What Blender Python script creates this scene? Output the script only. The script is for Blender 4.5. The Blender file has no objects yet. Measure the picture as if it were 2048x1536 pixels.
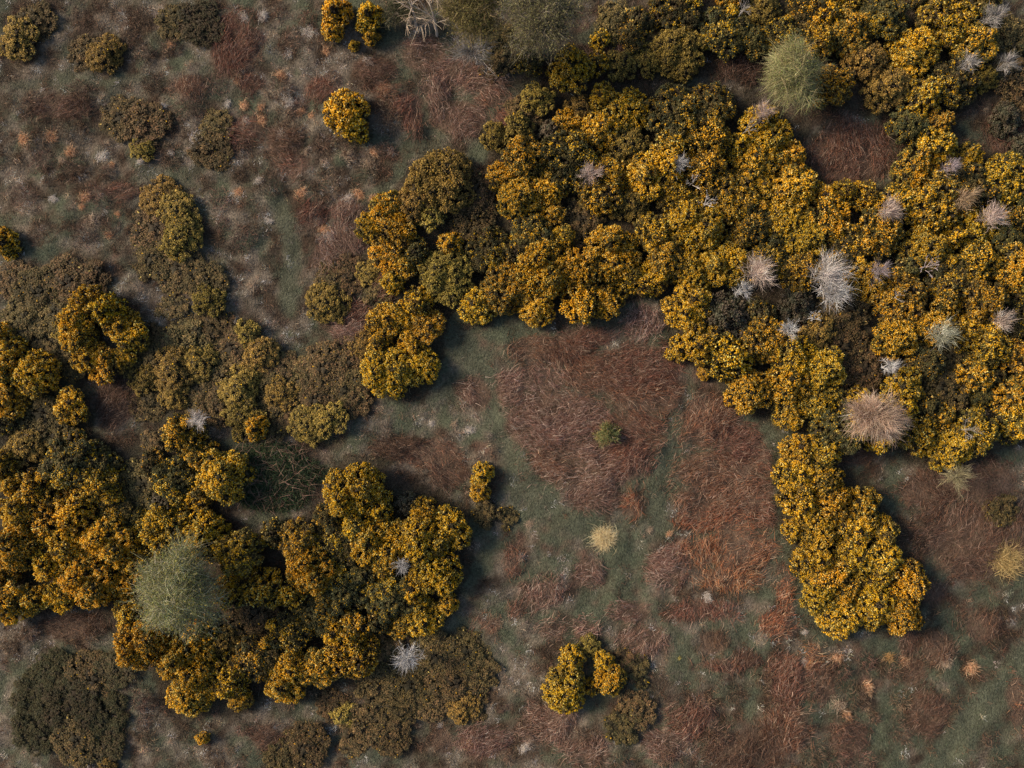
import bpy, math, random
import numpy as np
from mathutils import Vector

# ------------------------------------------------------------------ camera, light, exposure
S = 50.0 / 2048.0            # metres of ground for one photo pixel
CAM_H = 36.0
sc = bpy.context.scene
col = sc.collection

cam_d = bpy.data.cameras.new('camera')
cam_d.sensor_width = 36.0
cam_d.lens = 18.0 / (25.0 / CAM_H)
cam_d.clip_end = 1000.0
cam = bpy.data.objects.new('camera', cam_d)
cam.location = (0, 0, CAM_H)
cam.rotation_euler = (0, 0, 0)
col.objects.link(cam)
sc.camera = cam

SUN_EL = math.radians(30)
SUN_DIR = Vector((-1.0, 0.30, 0)).normalized() * math.cos(SUN_EL) + Vector((0, 0, math.sin(SUN_EL)))
world = bpy.data.worlds.new('World')
sc.world = world
world.use_nodes = True
wn = world.node_tree
sky = wn.nodes.new('ShaderNodeTexSky')
sky.sky_type = 'NISHITA'
sky.sun_disc = False
sky.sun_elevation = SUN_EL
sky.sun_rotation = math.atan2(SUN_DIR.x, SUN_DIR.y)
sky.air_density = 1.2
sky.dust_density = 2.5
wn.links.new(sky.outputs[0], wn.nodes['Background'].inputs[0])
wn.nodes['Background'].inputs[1].default_value = 0.125

sun_d = bpy.data.lights.new('sun', 'SUN')
sun_d.energy = 5.0
sun_d.angle = math.radians(20.0)
sun_d.color = (1.0, 0.82, 0.60)
sun = bpy.data.objects.new('sun', sun_d)
sun.rotation_euler = (-SUN_DIR).to_track_quat('-Z', 'Y').to_euler()
sun.location = SUN_DIR * 80
col.objects.link(sun)

sc.view_settings.view_transform = 'Standard'
sc.view_settings.look = 'None'
sc.view_settings.gamma = 1.0
sc.view_settings.exposure = 0.08

RNG = np.random.default_rng(11)
random.seed(11)

# ------------------------------------------------------------------ noise and layout fields
_TAB = np.random.default_rng(5).random((256, 256))
def vnoise(x, y, seed=0):
    x = np.asarray(x, float) + seed * 37.17
    y = np.asarray(y, float) + seed * 91.73
    xi = np.floor(x).astype(int); yi = np.floor(y).astype(int)
    fx = x - xi; fy = y - yi
    fx = fx * fx * (3 - 2 * fx); fy = fy * fy * (3 - 2 * fy)
    a = _TAB[xi & 255, yi & 255]; b = _TAB[(xi + 1) & 255, yi & 255]
    c = _TAB[xi & 255, (yi + 1) & 255]; d = _TAB[(xi + 1) & 255, (yi + 1) & 255]
    return (a * (1 - fx) + b * fx) * (1 - fy) + (c * (1 - fx) + d * fx) * fy
def fbm(x, y, seed=0, octaves=4, gain=0.5):
    t = 0; amp = 1; tot = 0; f = 1.0
    for i in range(octaves):
        t = t + amp * vnoise(np.asarray(x) * f, np.asarray(y) * f, seed + i * 3.7)
        tot += amp; amp *= gain; f *= 2.03
    return t / tot
def sstep(a, b, x):
    t = np.clip((x - a) / (b - a), 0, 1)
    return t * t * (3 - 2 * t)
def w2p(x, y):               # metres to photo pixels
    return np.asarray(x) / S + 1024.0, 768.0 - np.asarray(y) / S
def p2w(px, py, z=0.0):      # photo pixel of something at height z to metres
    k = (CAM_H - z) / CAM_H
    return (px - 1024.0) * S * k, (768.0 - py) * S * k
def in_poly(px, py, poly):
    px = np.asarray(px, float); py = np.asarray(py, float)
    r = np.zeros(px.shape, bool)
    n = len(poly); j = n - 1
    for i in range(n):
        xi, yi = poly[i]; xj, yj = poly[j]
        c = ((yi > py) != (yj > py)) & (px < (xj - xi) * (py - yi) / (yj - yi + 1e-9) + xi)
        r ^= c; j = i
    return r
def seg_dist(px, py, pts):
    d = np.full(np.shape(px), 1e9)
    for (x0, y0), (x1, y1) in zip(pts[:-1], pts[1:]):
        dx, dy = x1 - x0, y1 - y0
        t = np.clip(((px - x0) * dx + (py - y0) * dy) / (dx * dx + dy * dy), 0, 1)
        d = np.minimum(d, np.hypot(px - x0 - t * dx, py - y0 - t * dy))
    return d

MAIN = [(705,455),(735,405),(790,378),(815,335),(870,315),(965,330),(990,300),(1030,290),(1100,240),(1130,190),(1190,172),
        (1260,160),(1330,155),(1380,175),(1450,180),(1530,185),(1600,200),(1622,250),(1605,300),(1640,350),(1700,372),(1790,362),
        (1800,300),(1780,225),(1830,205),(1905,225),(1950,290),(2000,300),(2090,330),(2090,870),(1960,905),(1870,945),(1790,905),
        (1700,900),(1690,930),(1740,975),(1800,1050),(1850,1160),(1815,1262),(1745,1245),(1690,1272),(1650,1240),(1600,1150),
        (1560,1070),(1550,1000),(1562,920),(1610,862),(1560,848),(1500,832),(1460,785),(1400,750),(1350,705),(1330,640),(1310,585),
        (1250,610),(1205,640),(1110,625),(1050,635),(985,600),(930,600),(885,640),(885,720),(840,808),(725,780),(715,700),(735,630),
        (800,590),(760,560)]
LOWER = [(-30,640),(30,655),(70,690),(110,760),(178,800),(190,860),(240,900),(300,840),(350,812),(400,845),(420,885),(480,905),(488,975),
         (445,1010),(450,1080),(560,1045),(620,1035),(665,985),(690,910),(760,912),(790,965),(880,975),(915,1015),(945,1080),(938,1150),
         (905,1225),(855,1270),(750,1338),(660,1395),(540,1415),(400,1440),(320,1425),(300,1340),(250,1310),(215,1205),(150,1212),(60,1232),(-30,1240)]
TOPR = [(1320,-30),(2000,-30),(1995,60),(2010,170),(1970,210),(1880,235),(1790,232),(1690,225),(1640,205),(1545,185),(1440,165),(1330,150),(1310,80)]
POLYS = [MAIN, LOWER, TOPR]

# covers: 0 pale dry grass, 1 green grass, 2 brown heath, 3 bracken litter, 4 dark soil
ZONES = [  # px, py, rx, ry, strength, weights
    (330,300,460,420,1.0,(.33,.15,.48,.04,0)), (600,170,170,140,.85,(.58,.15,.24,.03,0)), (380,90,120,90,.7,(.55,.2,.25,0,0)),
    (120,330,140,120,.5,(.3,.14,.5,.06,0)), (50,40,130,110,.8,(.15,.15,.65,.05,0)), (480,470,90,90,.8,(.6,.18,.22,0,0)), (560,655,80,55,.9,(.75,.15,.10,0,0)),
    (345,612,90,40,.9,(.62,.12,.26,0,0)), (670,440,70,70,.5,(.35,.2,.4,.05,0)), (670,560,90,80,.9,(.2,.08,.42,.3,0)), (90,600,110,80,.9,(.18,.12,.7,0,0)),
    (400,760,190,130,.9,(.1,.1,.75,.05,0)), (220,830,60,90,.8,(.2,.1,.7,0,0)), (860,130,110,110,.7,(.2,.25,.2,.35,0)), (900,240,110,90,.8,(.18,.3,.12,.4,0)),
    (940,700,90,110,1.0,(.2,.7,.08,.02,0)), (920,800,70,80,.9,(.2,.6,.15,.05,0)), (1010,655,150,40,1.0,(.15,.75,.08,.02,0)), (1200,660,170,35,1.0,(.12,.72,.06,.1,0)), (840,845,100,45,.9,(.62,.28,.1,0,0)),
    (850,905,90,50,.9,(.22,.08,.6,.1,0)), (960,900,60,70,.8,(.45,.3,.25,0,0)), (1180,830,210,200,.95,(.02,.34,.09,.55,0)), (1390,780,70,60,.9,(.3,.45,.1,.15,0)),
    (1430,990,140,180,.95,(.02,.28,.1,.6,0)), (1060,1040,90,110,.8,(.2,.64,.16,0,0)), (960,1130,45,110,1.0,(.12,.8,.08,0,0)), (1160,1110,170,110,.85,(.16,.58,.1,.16,0)),
    (1060,1210,130,90,.8,(.1,.7,.12,.08,0)), (1330,1240,270,90,.8,(.09,.5,.2,.21,0)), (1360,1340,150,70,.8,(.15,.6,.2,.05,0)), (960,1370,70,90,.8,(.5,.22,.28,0,0)),
    (1000,1480,290,80,.8,(.48,.14,.36,.02,0)), (1330,1460,160,100,.7,(.3,.25,.35,.1,0)), (1920,1130,170,190,.95,(.02,.38,.28,.32,0)), (1600,1400,190,140,.9,(.05,.3,.43,.22,0)),
    (1780,1420,90,120,.9,(.04,.33,.5,.13,0)), (1990,1400,170,200,.98,(.02,.34,.56,.08,0)), (1820,1290,130,80,.95,(.02,.62,.26,.1,0)), (110,1275,170,70,.9,(.3,.14,.5,.06,0)), (30,1380,60,130,.9,(.5,.2,.3,0,0)),
    (270,1410,70,120,.9,(.5,.2,.3,0,0)), (600,1470,190,70,.9,(.52,.14,.34,0,0)), (150,1420,120,120,.9,(.08,.14,.76,0,.02)), (840,1370,150,100,.8,(.2,.1,.66,.04,0)),
    (2010,200,90,170,.9,(.05,.08,.7,.12,.05)), (1240,90,130,90,.9,(.05,.12,.6,.2,.03)), (1480,130,100,50,.9,(.03,.1,.7,.15,.02)), (1700,300,110,80,1.0,(.02,.06,.2,.72,0)), (545,950,110,70,.9,(.05,.7,.25,0,0)),
    (1720,950,90,55,.9,(.05,.55,.25,.15,0)),
]
PATHS = [ # polylines of trodden short grass: points, half width, green strength
    ([(560,380),(572,470),(582,560),(575,610)], 17, .85), ([(590,690),(605,720),(600,770)], 12, .6), ([(1530,860),(1560,920),(1548,1000),(1572,1080),(1600,1180),(1620,1215)], 15, .95),
    ([(2060,1330),(1990,1400),(1930,1470),(1880,1550)], 34, 1.0), ([(2060,1420),(1995,1500),(1980,1550)], 12, .7), ([(860,300),(880,270)], 25, .7), ([(965,260),(985,225),(1010,190)], 11, .8), ([(855,280),(848,200),(858,170)], 8, .5), ([(800,100),(808,140)], 12, .8),
    ([(890,205),(935,200)], 14, .8), ([(890,680),(960,740),(985,830),(1030,920),(1090,1010),(1150,1050)], 26, .85), ([(1370,790),(1345,860),(1325,940),(1305,1010),(1330,1060)], 16, .85), ([(1380,1085),(1420,1065),(1460,1058)], 8, .7),
    ([(1220,1100),(1235,1060),(1260,1030)], 10, .6), ([(1250,1190),(1330,1250),(1390,1320),(1440,1370)], 9, .6), ([(1795,1290),(1800,1400),(1805,1540)], 8, .7), ([(1600,1260),(1605,1400),(1610,1540)], 7, .5), ([(400,335),(300,345),(150,440),(20,440)], 9, .5), ([(20,165),(180,160),(290,155)], 9, .55), ([(740,390),(800,350)],9,.6),
]
BRACKEN = [(1077,702,55,28,'r'),(1135,700,45,26,'r'),(1172,672,50,18,'r'),(1282,737,75,48,'r'),(1190,750,65,42,'r'),(1067,758,62,28,'p'),(1012,782,32,30,'p'),(1101,822,92,42,'p'),(1296,795,75,40,'r'),(1067,852,55,45,'p'),(1150,868,80,50,'p'),(1258,868,72,48,'r'),
    (1170,935,92,45,'p'),(1255,920,50,40,'r'),(1190,988,55,32,'p'),(1110,915,45,45,'r'),(947,792,26,38,'p'),(1289,645,36,30,'p'),(1405,847,52,48,'r'),(1440,825,35,30,'r'),(1478,890,42,40,'r'),(1433,945,86,42,'r'),(1450,998,90,34,'r'),(1528,965,20,50,'r'),
    (1433,1042,70,26,'o'),(1478,1098,72,42,'o'),(1452,1155,58,26,'o'),(1570,1172,15,36,'o'),(1528,1030,18,28,'r'),(1395,1105,36,30,'o'),(1560,1247,38,27,'o'),(1427,1284,26,26,'d'),(1444,1330,46,16,'r'),(1497,1320,26,18,'d'),(1580,1355,46,42,'r'),(1577,1452,45,48,'r'),(1490,1500,82,42,'d'),(1655,1368,24,40,'d'),(1625,1310,22,26,'o'),
    (1935,1080,88,80,'d'),(1965,1252,40,30,'d'),(1855,980,55,45,'d'),(1960,960,70,40,'d'),(2030,1060,30,60,'d'),(1880,1300,34,34,'d'),(1860,1180,30,24,'d'),(1820,1290,22,22,'d'),(1830,1350,26,34,'d'),(1700,1480,36,40,'d'),(1860,1430,40,50,'d'),(2040,1400,18,50,'o'),
    (1705,302,88,62,'r'),(1029,1127,20,25,'r'),(1088,1185,38,28,'p'),(1180,1144,26,30,'p'),(1316,1137,24,30,'p'),(1265,1223,38,22,'p'),(1289,1284,46,30,'p'),(975,1247,26,19,'r'),(1173,1264,26,24,'p'),(1033,1219,18,16,'r'),(1265,1012,22,28,'o'),(1405,1225,70,18,'r'),(1345,1130,30,40,'p'),(1105,1260,26,20,'p'),
    (915,236,56,38,'p'),(845,106,46,34,'p'),(913,140,42,24,'p'),(965,160,50,24,'p'),(985,195,34,22,'r'),(870,185,30,40,'p'),(770,182,26,18,'r'),(812,212,30,22,'r'),(828,248,24,24,'r'),(465,88,46,60,'r'),(745,140,36,26,'d'),(640,175,30,22,'r'),(1010,250,30,30,'r'),
    (690,480,42,34,'p'),(650,520,34,26,'p'),(760,560,26,44,'r'),(690,620,50,24,'r'),(700,660,40,26,'p'),(620,430,26,24,'r'),(690,420,34,22,'p'),(478,258,38,34,'r'),(565,280,40,36,'d'),(585,330,30,24,'r'),(240,380,30,18,'r'),(370,170,40,20,'r'),(500,160,22,20,'r'),(110,210,50,24,'d'),
    (870,912,55,26,'r'),(790,895,50,26,'d'),(900,950,40,26,'d'),(230,800,40,60,'d'),(1240,110,60,46,'d'),(1290,60,36,40,'d'),(1480,135,50,30,'d'),(2020,260,40,50,'d'),(880,1480,24,30,'d'),(1100,1450,60,40,'p'),(960,1490,50,30,'p'),(1170,1500,50,26,'p'),(1380,1440,46,32,'r'),(1335,1490,44,30,'p'),(150,1250,60,26,'d'),(540,1480,40,24,'d'),(1600,640,34,22,'d'),(1640,880,30,24,'d'),(1700,905,60,24,'d')]
CLEAR = [(885,640),(1000,600),(1250,610),(1310,590),(1345,700),(1460,790),(1610,870),(1545,1000),(1590,1150),(1640,1230),(1500,1260),(1400,1390),(1250,1300),(1050,1280),(930,1250),(950,1090),(970,960),(910,850),(870,760)]
def covers(px, py):
    px = np.asarray(px, float); py = np.asarray(py, float)
    wx = px + (fbm(px / 60, py / 60, 1) - .5) * 90
    wy = py + (fbm(px / 60, py / 60, 2) - .5) * 90
    W = np.zeros(px.shape + (5,)); W[...] = (.25, .33, .32, .10, 0)
    for zx, zy, rx, ry, st, w in ZONES:
        d = np.hypot((wx - zx) / rx, (wy - zy) / ry)
        a = (sstep(1.15, .6, d) * st)[..., None]
        W = W * (1 - a) + np.array(w) * a
    W[..., 1] += W[..., 3] * .6; W[..., 2] += W[..., 3] * .3; W[..., 3] *= .1
    cl = in_poly(wx * .4 + px * .6, wy * .4 + py * .6, CLEAR)
    W[cl] = W[cl] * .25 + np.array((.09, .56, .06, .04, 0))
    # patchiness: let one cover win locally
    for k, f in enumerate((30, 46, 34, 40)):
        n = fbm(px / f, py / f, 20 + k * 5, 4, .6)
        W[..., k] *= np.exp((n - .5) * 13.0)
    for pts, hw, st in PATHS:
        d = seg_dist(wx * .35 + px * .65, wy * .35 + py * .65, pts)
        a = (sstep(hw * 1.6, hw * .5, d) * st)[..., None]
        W = W * (1 - a) + np.array((.08, .88, .03, .01, 0)) * W.sum(-1, keepdims=True) * a
    bm = np.zeros(px.shape); ux = px + (wx - px) * .35; uy = py + (wy - py) * .35
    for bx, by, rx, ry, ck in BRACKEN:
        k = (np.abs(ux - bx) < rx * 1.25) & (np.abs(uy - by) < ry * 1.25)
        if k.any(): bm[k] = np.maximum(bm[k], sstep(1.12, .8, np.hypot((ux[k] - bx) / rx, (uy[k] - by) / ry)))
    bm = (bm * .85)[..., None]
    W = W / W.sum(-1, keepdims=True) * (1 - bm) + np.array((.01, .14, .10, .75, 0)) * bm
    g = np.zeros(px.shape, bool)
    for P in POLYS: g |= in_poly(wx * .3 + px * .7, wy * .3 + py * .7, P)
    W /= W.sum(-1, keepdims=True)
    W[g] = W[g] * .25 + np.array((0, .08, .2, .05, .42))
    W /= W.sum(-1, keepdims=True)
    return W
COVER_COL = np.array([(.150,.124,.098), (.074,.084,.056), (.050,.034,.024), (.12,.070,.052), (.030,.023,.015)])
def height(x, y):
    h = (fbm(np.asarray(x) / 9, np.asarray(y) / 9, 31, 3) - .5) * 1.0
    h = h + (fbm(np.asarray(x) / .9, np.asarray(y) / .9, 37, 3) - .5) * .26
    return h

# ------------------------------------------------------------------ mesh helpers
def make_mesh(name, V, F, C=None, smooth=False):
    V = np.asarray(V, np.float32).reshape(-1, 3); F = np.asarray(F, np.int32)
    m = bpy.data.meshes.new(name)
    k = F.shape[1]
    m.vertices.add(len(V)); m.vertices.foreach_set('co', V.ravel())
    m.loops.add(F.size); m.loops.foreach_set('vertex_index', F.ravel())
    m.polygons.add(len(F)); m.polygons.foreach_set('loop_start', np.arange(0, F.size, k, dtype=np.int32))
    m.polygons.foreach_set('use_smooth', np.full(len(F), smooth))
    if C is not None:
        a = m.color_attributes.new('Col', 'FLOAT_COLOR', 'POINT')
        C4 = np.ones((len(V), 4), np.float32); C4[:, :3] = np.asarray(C, np.float32).reshape(-1, 3)
        a.data.foreach_set('color', C4.ravel())
    m.update(calc_edges=True)
    return m
def obj(name, data, material=None, parent=None, loc=None):
    o = bpy.data.objects.new(name, data); col.objects.link(o)
    if material and data is not None and not data.materials: data.materials.append(material)
    if parent: o.parent = parent
    if loc is not None: o.location = loc
    return o
def tag(o, label=None, cat=None, group=None, kind=None):
    if label: o['label'] = label
    if cat: o['category'] = cat
    if group: o['group'] = group
    if kind: o['kind'] = kind
    return o
class Bag:                   # gathers arrays with one face size
    def __init__(s): s.V = []; s.F = []; s.C = []; s.n = 0
    def add(s, V, F, C):
        s.V.append(V.reshape(-1, 3)); s.F.append(F + s.n); s.C.append(C.reshape(-1, 3)); s.n += V.reshape(-1, 3).shape[0]
    def mesh(s, name, smooth=False): return make_mesh(name, np.concatenate(s.V), np.concatenate(s.F), np.concatenate(s.C), smooth)
def norm(v): return v / (np.linalg.norm(v, axis=-1, keepdims=True) + 1e-9)
def rand_dirs(n, zmin=-1.0, zmax=1.0, rng=RNG):
    z = rng.uniform(zmin, zmax, n); a = rng.uniform(0, 2 * np.pi, n); r = np.sqrt(1 - z * z)
    return np.stack([r * np.cos(a), r * np.sin(a), z], -1)
def ribbons(P, D, L, Wd, C, segs=2, droop=0.3, bend=0.0, rng=RNG, tipcol=None, flat=False):
    """bent tapering strips; returns V, F (quads), C"""
    n = len(P); t = np.linspace(0, 1, segs + 1)
    L = np.broadcast_to(L, (n,)); Wd = np.broadcast_to(Wd, (n,)); droop = np.broadcast_to(droop, (n,))
    D = norm(D)
    lat = norm(np.cross(D, np.array([0, 0, 1.0])) + 1e-4)
    b = rng.normal(0, 1, n) * bend
    ctr = P[:, None] + D[:, None] * (L[:, None] * t)[..., None]
    ctr = ctr + lat[:, None] * ((b * L)[:, None] * t ** 2)[..., None]
    ctr[..., 2] -= (droop * L)[:, None] * t ** 2
    side = lat if flat else norm(np.cross(D, rand_dirs(n, rng=rng)))
    w = Wd[:, None] * (1 - .8 * t) * .5
    V = np.stack([ctr - side[:, None] * w[..., None], ctr + side[:, None] * w[..., None]], 2)  # n,segs+1,2,3
    base = (np.arange(n) * (segs + 1) * 2)[:, None] + (np.arange(segs) * 2)[None]
    F = np.stack([base, base + 1, base + 3, base + 2], -1).reshape(-1, 4)
    C = np.asarray(C)
    Cc = np.broadcast_to(C[:, None, None, :], V.shape).copy()
    if tipcol is not None: Cc = Cc * (1 - t[None, :, None, None]) + np.asarray(tipcol)[:, None, None, :] * t[None, :, None, None]
    return V, F, Cc
def tubes(P, R, C, sides=3):
    """P n,k,3 paths, R n,k radii"""
    n, k, _ = P.shape
    T = norm(np.gradient(P, axis=1))
    ref = np.where(np.abs(T[..., 2:3]) > .9, np.array([1., 0, 0]), np.array([0, 0, 1.]))
    U = norm(np.cross(T, ref)); Wv = np.cross(T, U)
    a = np.arange(sides) * 2 * np.pi / sides
    V = P[:, :, None] + R[:, :, None, None] * (U[:, :, None] * np.cos(a)[None, None, :, None] + Wv[:, :, None] * np.sin(a)[None, None, :, None])
    i = np.arange(n)[:, None, None] * k * sides + np.arange(k - 1)[None, :, None] * sides
    j = np.arange(sides)[None, None]; j2 = (j + 1) % sides
    F = np.stack([i + j, i + j2, i + sides + j2, i + sides + j], -1).reshape(-1, 4)
    Cc = np.broadcast_to(np.asarray(C)[:, None, None, :], V.shape)
    return V, F, Cc

# ------------------------------------------------------------------ materials
def plant_mat(name, rough=.75, trans=0.25, hue=.02, val=.25, noise=0.0, scale=8.0, spec=.2):
    m = bpy.data.materials.new(name); m.use_nodes = True
    nt = m.node_tree; nt.nodes.clear(); N = nt.nodes.new; L = nt.links.new
    out = N('ShaderNodeOutputMaterial'); bs = N('ShaderNodeBsdfPrincipled'); at = N('ShaderNodeAttribute'); at.attribute_name = 'Col'
    hsv = N('ShaderNodeHueSaturation'); oi = N('ShaderNodeObjectInfo')
    mh = N('ShaderNodeMapRange'); mh.inputs['To Min'].default_value = .5 - hue; mh.inputs['To Max'].default_value = .5 + hue
    L(oi.outputs['Random'], mh.inputs['Value']); L(mh.outputs[0], hsv.inputs['Hue'])
    mul = N('ShaderNodeMath'); mul.operation = 'MULTIPLY'; mul.inputs[1].default_value = 7.31
    fr = N('ShaderNodeMath'); fr.operation = 'FRACT'
    L(oi.outputs['Random'], mul.inputs[0]); L(mul.outputs[0], fr.inputs[0])
    mv = N('ShaderNodeMapRange'); mv.inputs['To Min'].default_value = 1 - val; mv.inputs['To Max'].default_value = 1 + val
    L(fr.outputs[0], mv.inputs['Value']); L(mv.outputs[0], hsv.inputs['Value'])
    L(at.outputs['Color'], hsv.inputs['Color'])
    c = hsv.outputs[0]
    if noise:
        tc = N('ShaderNodeTexCoord'); nz = N('ShaderNodeTexNoise'); nz.inputs['Scale'].default_value = scale; nz.inputs['Detail'].default_value = 5
        L(tc.outputs['Object'], nz.inputs['Vector'])
        mr = N('ShaderNodeMapRange'); mr.inputs['From Min'].default_value = .3; mr.inputs['From Max'].default_value = .7
        mr.inputs['To Min'].default_value = 1 - noise; mr.inputs['To Max'].default_value = 1 + noise
        L(nz.outputs[0], mr.inputs['Value'])
        mx = N('ShaderNodeMix'); mx.data_type = 'RGBA'; mx.blend_type = 'MULTIPLY'; mx.inputs[0].default_value = 1
        L(c, mx.inputs[6]); L(mr.outputs[0], mx.inputs[7]); c = mx.outputs[2]
    L(c, bs.inputs['Base Color']); bs.inputs['Roughness'].default_value = rough
    bs.inputs['Specular IOR Level'].default_value = spec
    if trans:
        tr = N('ShaderNodeBsdfTranslucent'); L(c, tr.inputs['Color'])
        ms = N('ShaderNodeMixShader'); ms.inputs[0].default_value = trans
        L(bs.outputs[0], ms.inputs[1]); L(tr.outputs[0], ms.inputs[2]); L(ms.outputs[0], out.inputs[0])
    else: L(bs.outputs[0], out.inputs[0])
    return m
def ground_mat():
    m = bpy.data.materials.new('ground_cover'); m.use_nodes = True
    nt = m.node_tree; N = nt.nodes.new; L = nt.links.new
    bs = nt.nodes['Principled BSDF']; at = N('ShaderNodeAttribute'); at.attribute_name = 'Col'
    geo = N('ShaderNodeNewGeometry')
    n1 = N('ShaderNodeTexNoise'); n1.inputs['Scale'].default_value = 9.0; n1.inputs['Detail'].default_value = 8; n1.inputs['Roughness'].default_value = .7
    L(geo.outputs['Position'], n1.inputs['Vector'])
    mr = N('ShaderNodeMapRange'); mr.inputs['From Min'].default_value = .3; mr.inputs['From Max'].default_value = .7; mr.inputs['To Min'].default_value = .45; mr.inputs['To Max'].default_value = 1.6
    L(n1.outputs[0], mr.inputs['Value'])
    mx = N('ShaderNodeMix'); mx.data_type = 'RGBA'; mx.blend_type = 'MULTIPLY'; mx.inputs[0].default_value = 1
    L(at.outputs['Color'], mx.inputs[6]); L(mr.outputs[0], mx.inputs[7]); L(mx.outputs[2], bs.inputs['Base Color'])
    bs.inputs['Roughness'].default_value = .95; bs.inputs['Specular IOR Level'].default_value = .1
    bp = N('ShaderNodeBump'); bp.inputs['Strength'].default_value = .9; bp.inputs['Distance'].default_value = .08
    n2 = N('ShaderNodeTexNoise'); n2.inputs['Scale'].default_value = 14; n2.inputs['Detail'].default_value = 7; L(geo.outputs['Position'], n2.inputs['Vector'])
    L(n2.outputs[0], bp.inputs['Height']); L(bp.outputs[0], bs.inputs['Normal'])
    return m
M_GROUND = ground_mat()
M_BLOOM = plant_mat('gorse_blossom', .6, .28, .009, .16)
M_GORSE = plant_mat('gorse_spines', .7, .15, .018, .28)
M_STEM = plant_mat('woody_stem', .8, 0, .01, .15, .25, 14)
M_BARE = plant_mat('bare_bark', .75, 0, .01, .12, .2, 10)
M_TWIG = plant_mat('fine_twigs', .7, .2, .01, .1)
M_GRASS = plant_mat('grass_blades', .7, .3, 0, 0)
M_BRACKEN = plant_mat('dead_bracken', .7, .2, .008, .15)
M_LEAF = plant_mat('small_leaves', .55, .35, .01, .1)

# ------------------------------------------------------------------ ground
def graded(half, step, far):
    a = np.arange(0, half + step, step); out = list(a); s = step
    while out[-1] < far: s *= 1.45; out.append(out[-1] + s)
    out = np.array(out); return np.concatenate([-out[:0:-1], out])
gx = graded(29, .16, 260); gy = graded(22.5, .16, 260)
GX, GY = np.meshgrid(gx, gy)
GPX, GPY = w2p(GX, GY)
Wg = covers(GPX, GPY)
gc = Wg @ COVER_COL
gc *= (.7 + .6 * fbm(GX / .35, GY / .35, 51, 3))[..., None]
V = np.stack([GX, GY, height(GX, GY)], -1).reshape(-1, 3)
ny, nx = GX.shape
i = (np.arange(ny - 1)[:, None] * nx + np.arange(nx - 1)[None])
F = np.stack([i, i + 1, i + nx + 1, i + nx], -1).reshape(-1, 4)
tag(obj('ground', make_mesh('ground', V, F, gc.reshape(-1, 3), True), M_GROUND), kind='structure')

# ------------------------------------------------------------------ ground cover (stuff)
def scatter(n, cover, power=1.0, mx=29.0, my=22.5, dark=0.0):
    x = RNG.uniform(-mx, mx, n); y = RNG.uniform(-my, my, n)
    W = covers(*w2p(x, y)); w = W[:, cover] ** power + dark * W[:, 4]
    k = RNG.random(n) < w
    return x[k], y[k]
def tint(base, n, sd=.18, rng=RNG):
    base = np.asarray(base, float)
    if base.ndim == 1: base = np.broadcast_to(base, (n, 3))
    return np.clip(base * np.exp(rng.normal(0, sd, (n, 1))) * np.exp(rng.normal(0, sd * .12, (n, 3))), 0, .9)
def pick(cols, n, rng=RNG):
    return np.asarray(cols)[rng.integers(0, len(cols), n)]

# short green grass
x, y = scatter(420000, 1)
n = len(x); P = np.stack([x, y, height(x, y) - .01], -1)
D = rand_dirs(n, .25, .8)
V, F, C = ribbons(P, D, RNG.uniform(.08, .2, n), .016, tint(pick([(.085,.115,.06),(.075,.10,.065),(.12,.125,.08),(.18,.17,.13)], n), n), 1, .2)
tag(obj('grass', make_mesh('grass', V, F, C), M_GRASS), 'short grey-green grass of the clearing and trodden paths', 'grass', kind='stuff')
# pale dry grass in radial tufts
x, y = scatter(44000, 0, 1.3)
n = len(x); nb = 24
bri = RNG.random(n) < .38
sz = np.where(bri, RNG.uniform(.6, 1.25, n), RNG.uniform(.6, 1.0, n))
tc = np.where(bri[:, None], pick([(.62,.57,.53),(.70,.60,.52),(.72,.50,.36),(.56,.54,.53),(.66,.44,.30),(.74,.69,.65)], n), pick([(.20,.17,.14),(.25,.21,.17),(.17,.16,.13),(.24,.18,.13)], n))
tc = tint(tc, n, .3)
X = np.repeat(x, nb) + RNG.normal(0, .10, n * nb) * np.repeat(sz, nb); Y = np.repeat(y, nb) + RNG.normal(0, .10, n * nb) * np.repeat(sz, nb)
lean = np.repeat(RNG.normal(0, .35, (n, 2)), nb, 0)
D = rand_dirs(n * nb, .15, .95); D[:, :2] += lean
P = np.stack([X, Y, height(X, Y)], -1)
V, F, C = ribbons(P, D, RNG.uniform(.07, .21, n * nb) * np.repeat(sz, nb), .015, tint(np.repeat(tc, nb, 0), n * nb, .3), 1, .25, 0)
tag(obj('dry_grass', make_mesh('dry_grass', V, F, C), M_GRASS), 'bleached dry grass tufts matted over the heath', 'dry grass', kind='stuff')
# brown heath
x, y = scatter(24000, 2, 1.1, dark=.5)
n = len(x); nb = 14
tc = tint(pick([(.10,.062,.042),(.13,.072,.048),(.09,.07,.045),(.07,.05,.035),(.16,.095,.06)], n), n, .25)
X = np.repeat(x, nb) + RNG.normal(0, .11, n * nb); Y = np.repeat(y, nb) + RNG.normal(0, .11, n * nb)
D = rand_dirs(n * nb, .2, 1)
V, F, C = ribbons(np.stack([X, Y, height(X, Y)], -1), D, RNG.uniform(.12, .34, n * nb), .02, tint(np.repeat(tc, nb, 0), n * nb, .3), 1, .1, 0, tipcol=tint(np.repeat(tc, nb, 0) * 1.7, n * nb, .3))
tag(obj('heather', make_mesh('heather', V, F, C), M_GRASS), 'low brown heather and litter between the grass tufts', 'heather', kind='stuff')

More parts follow.
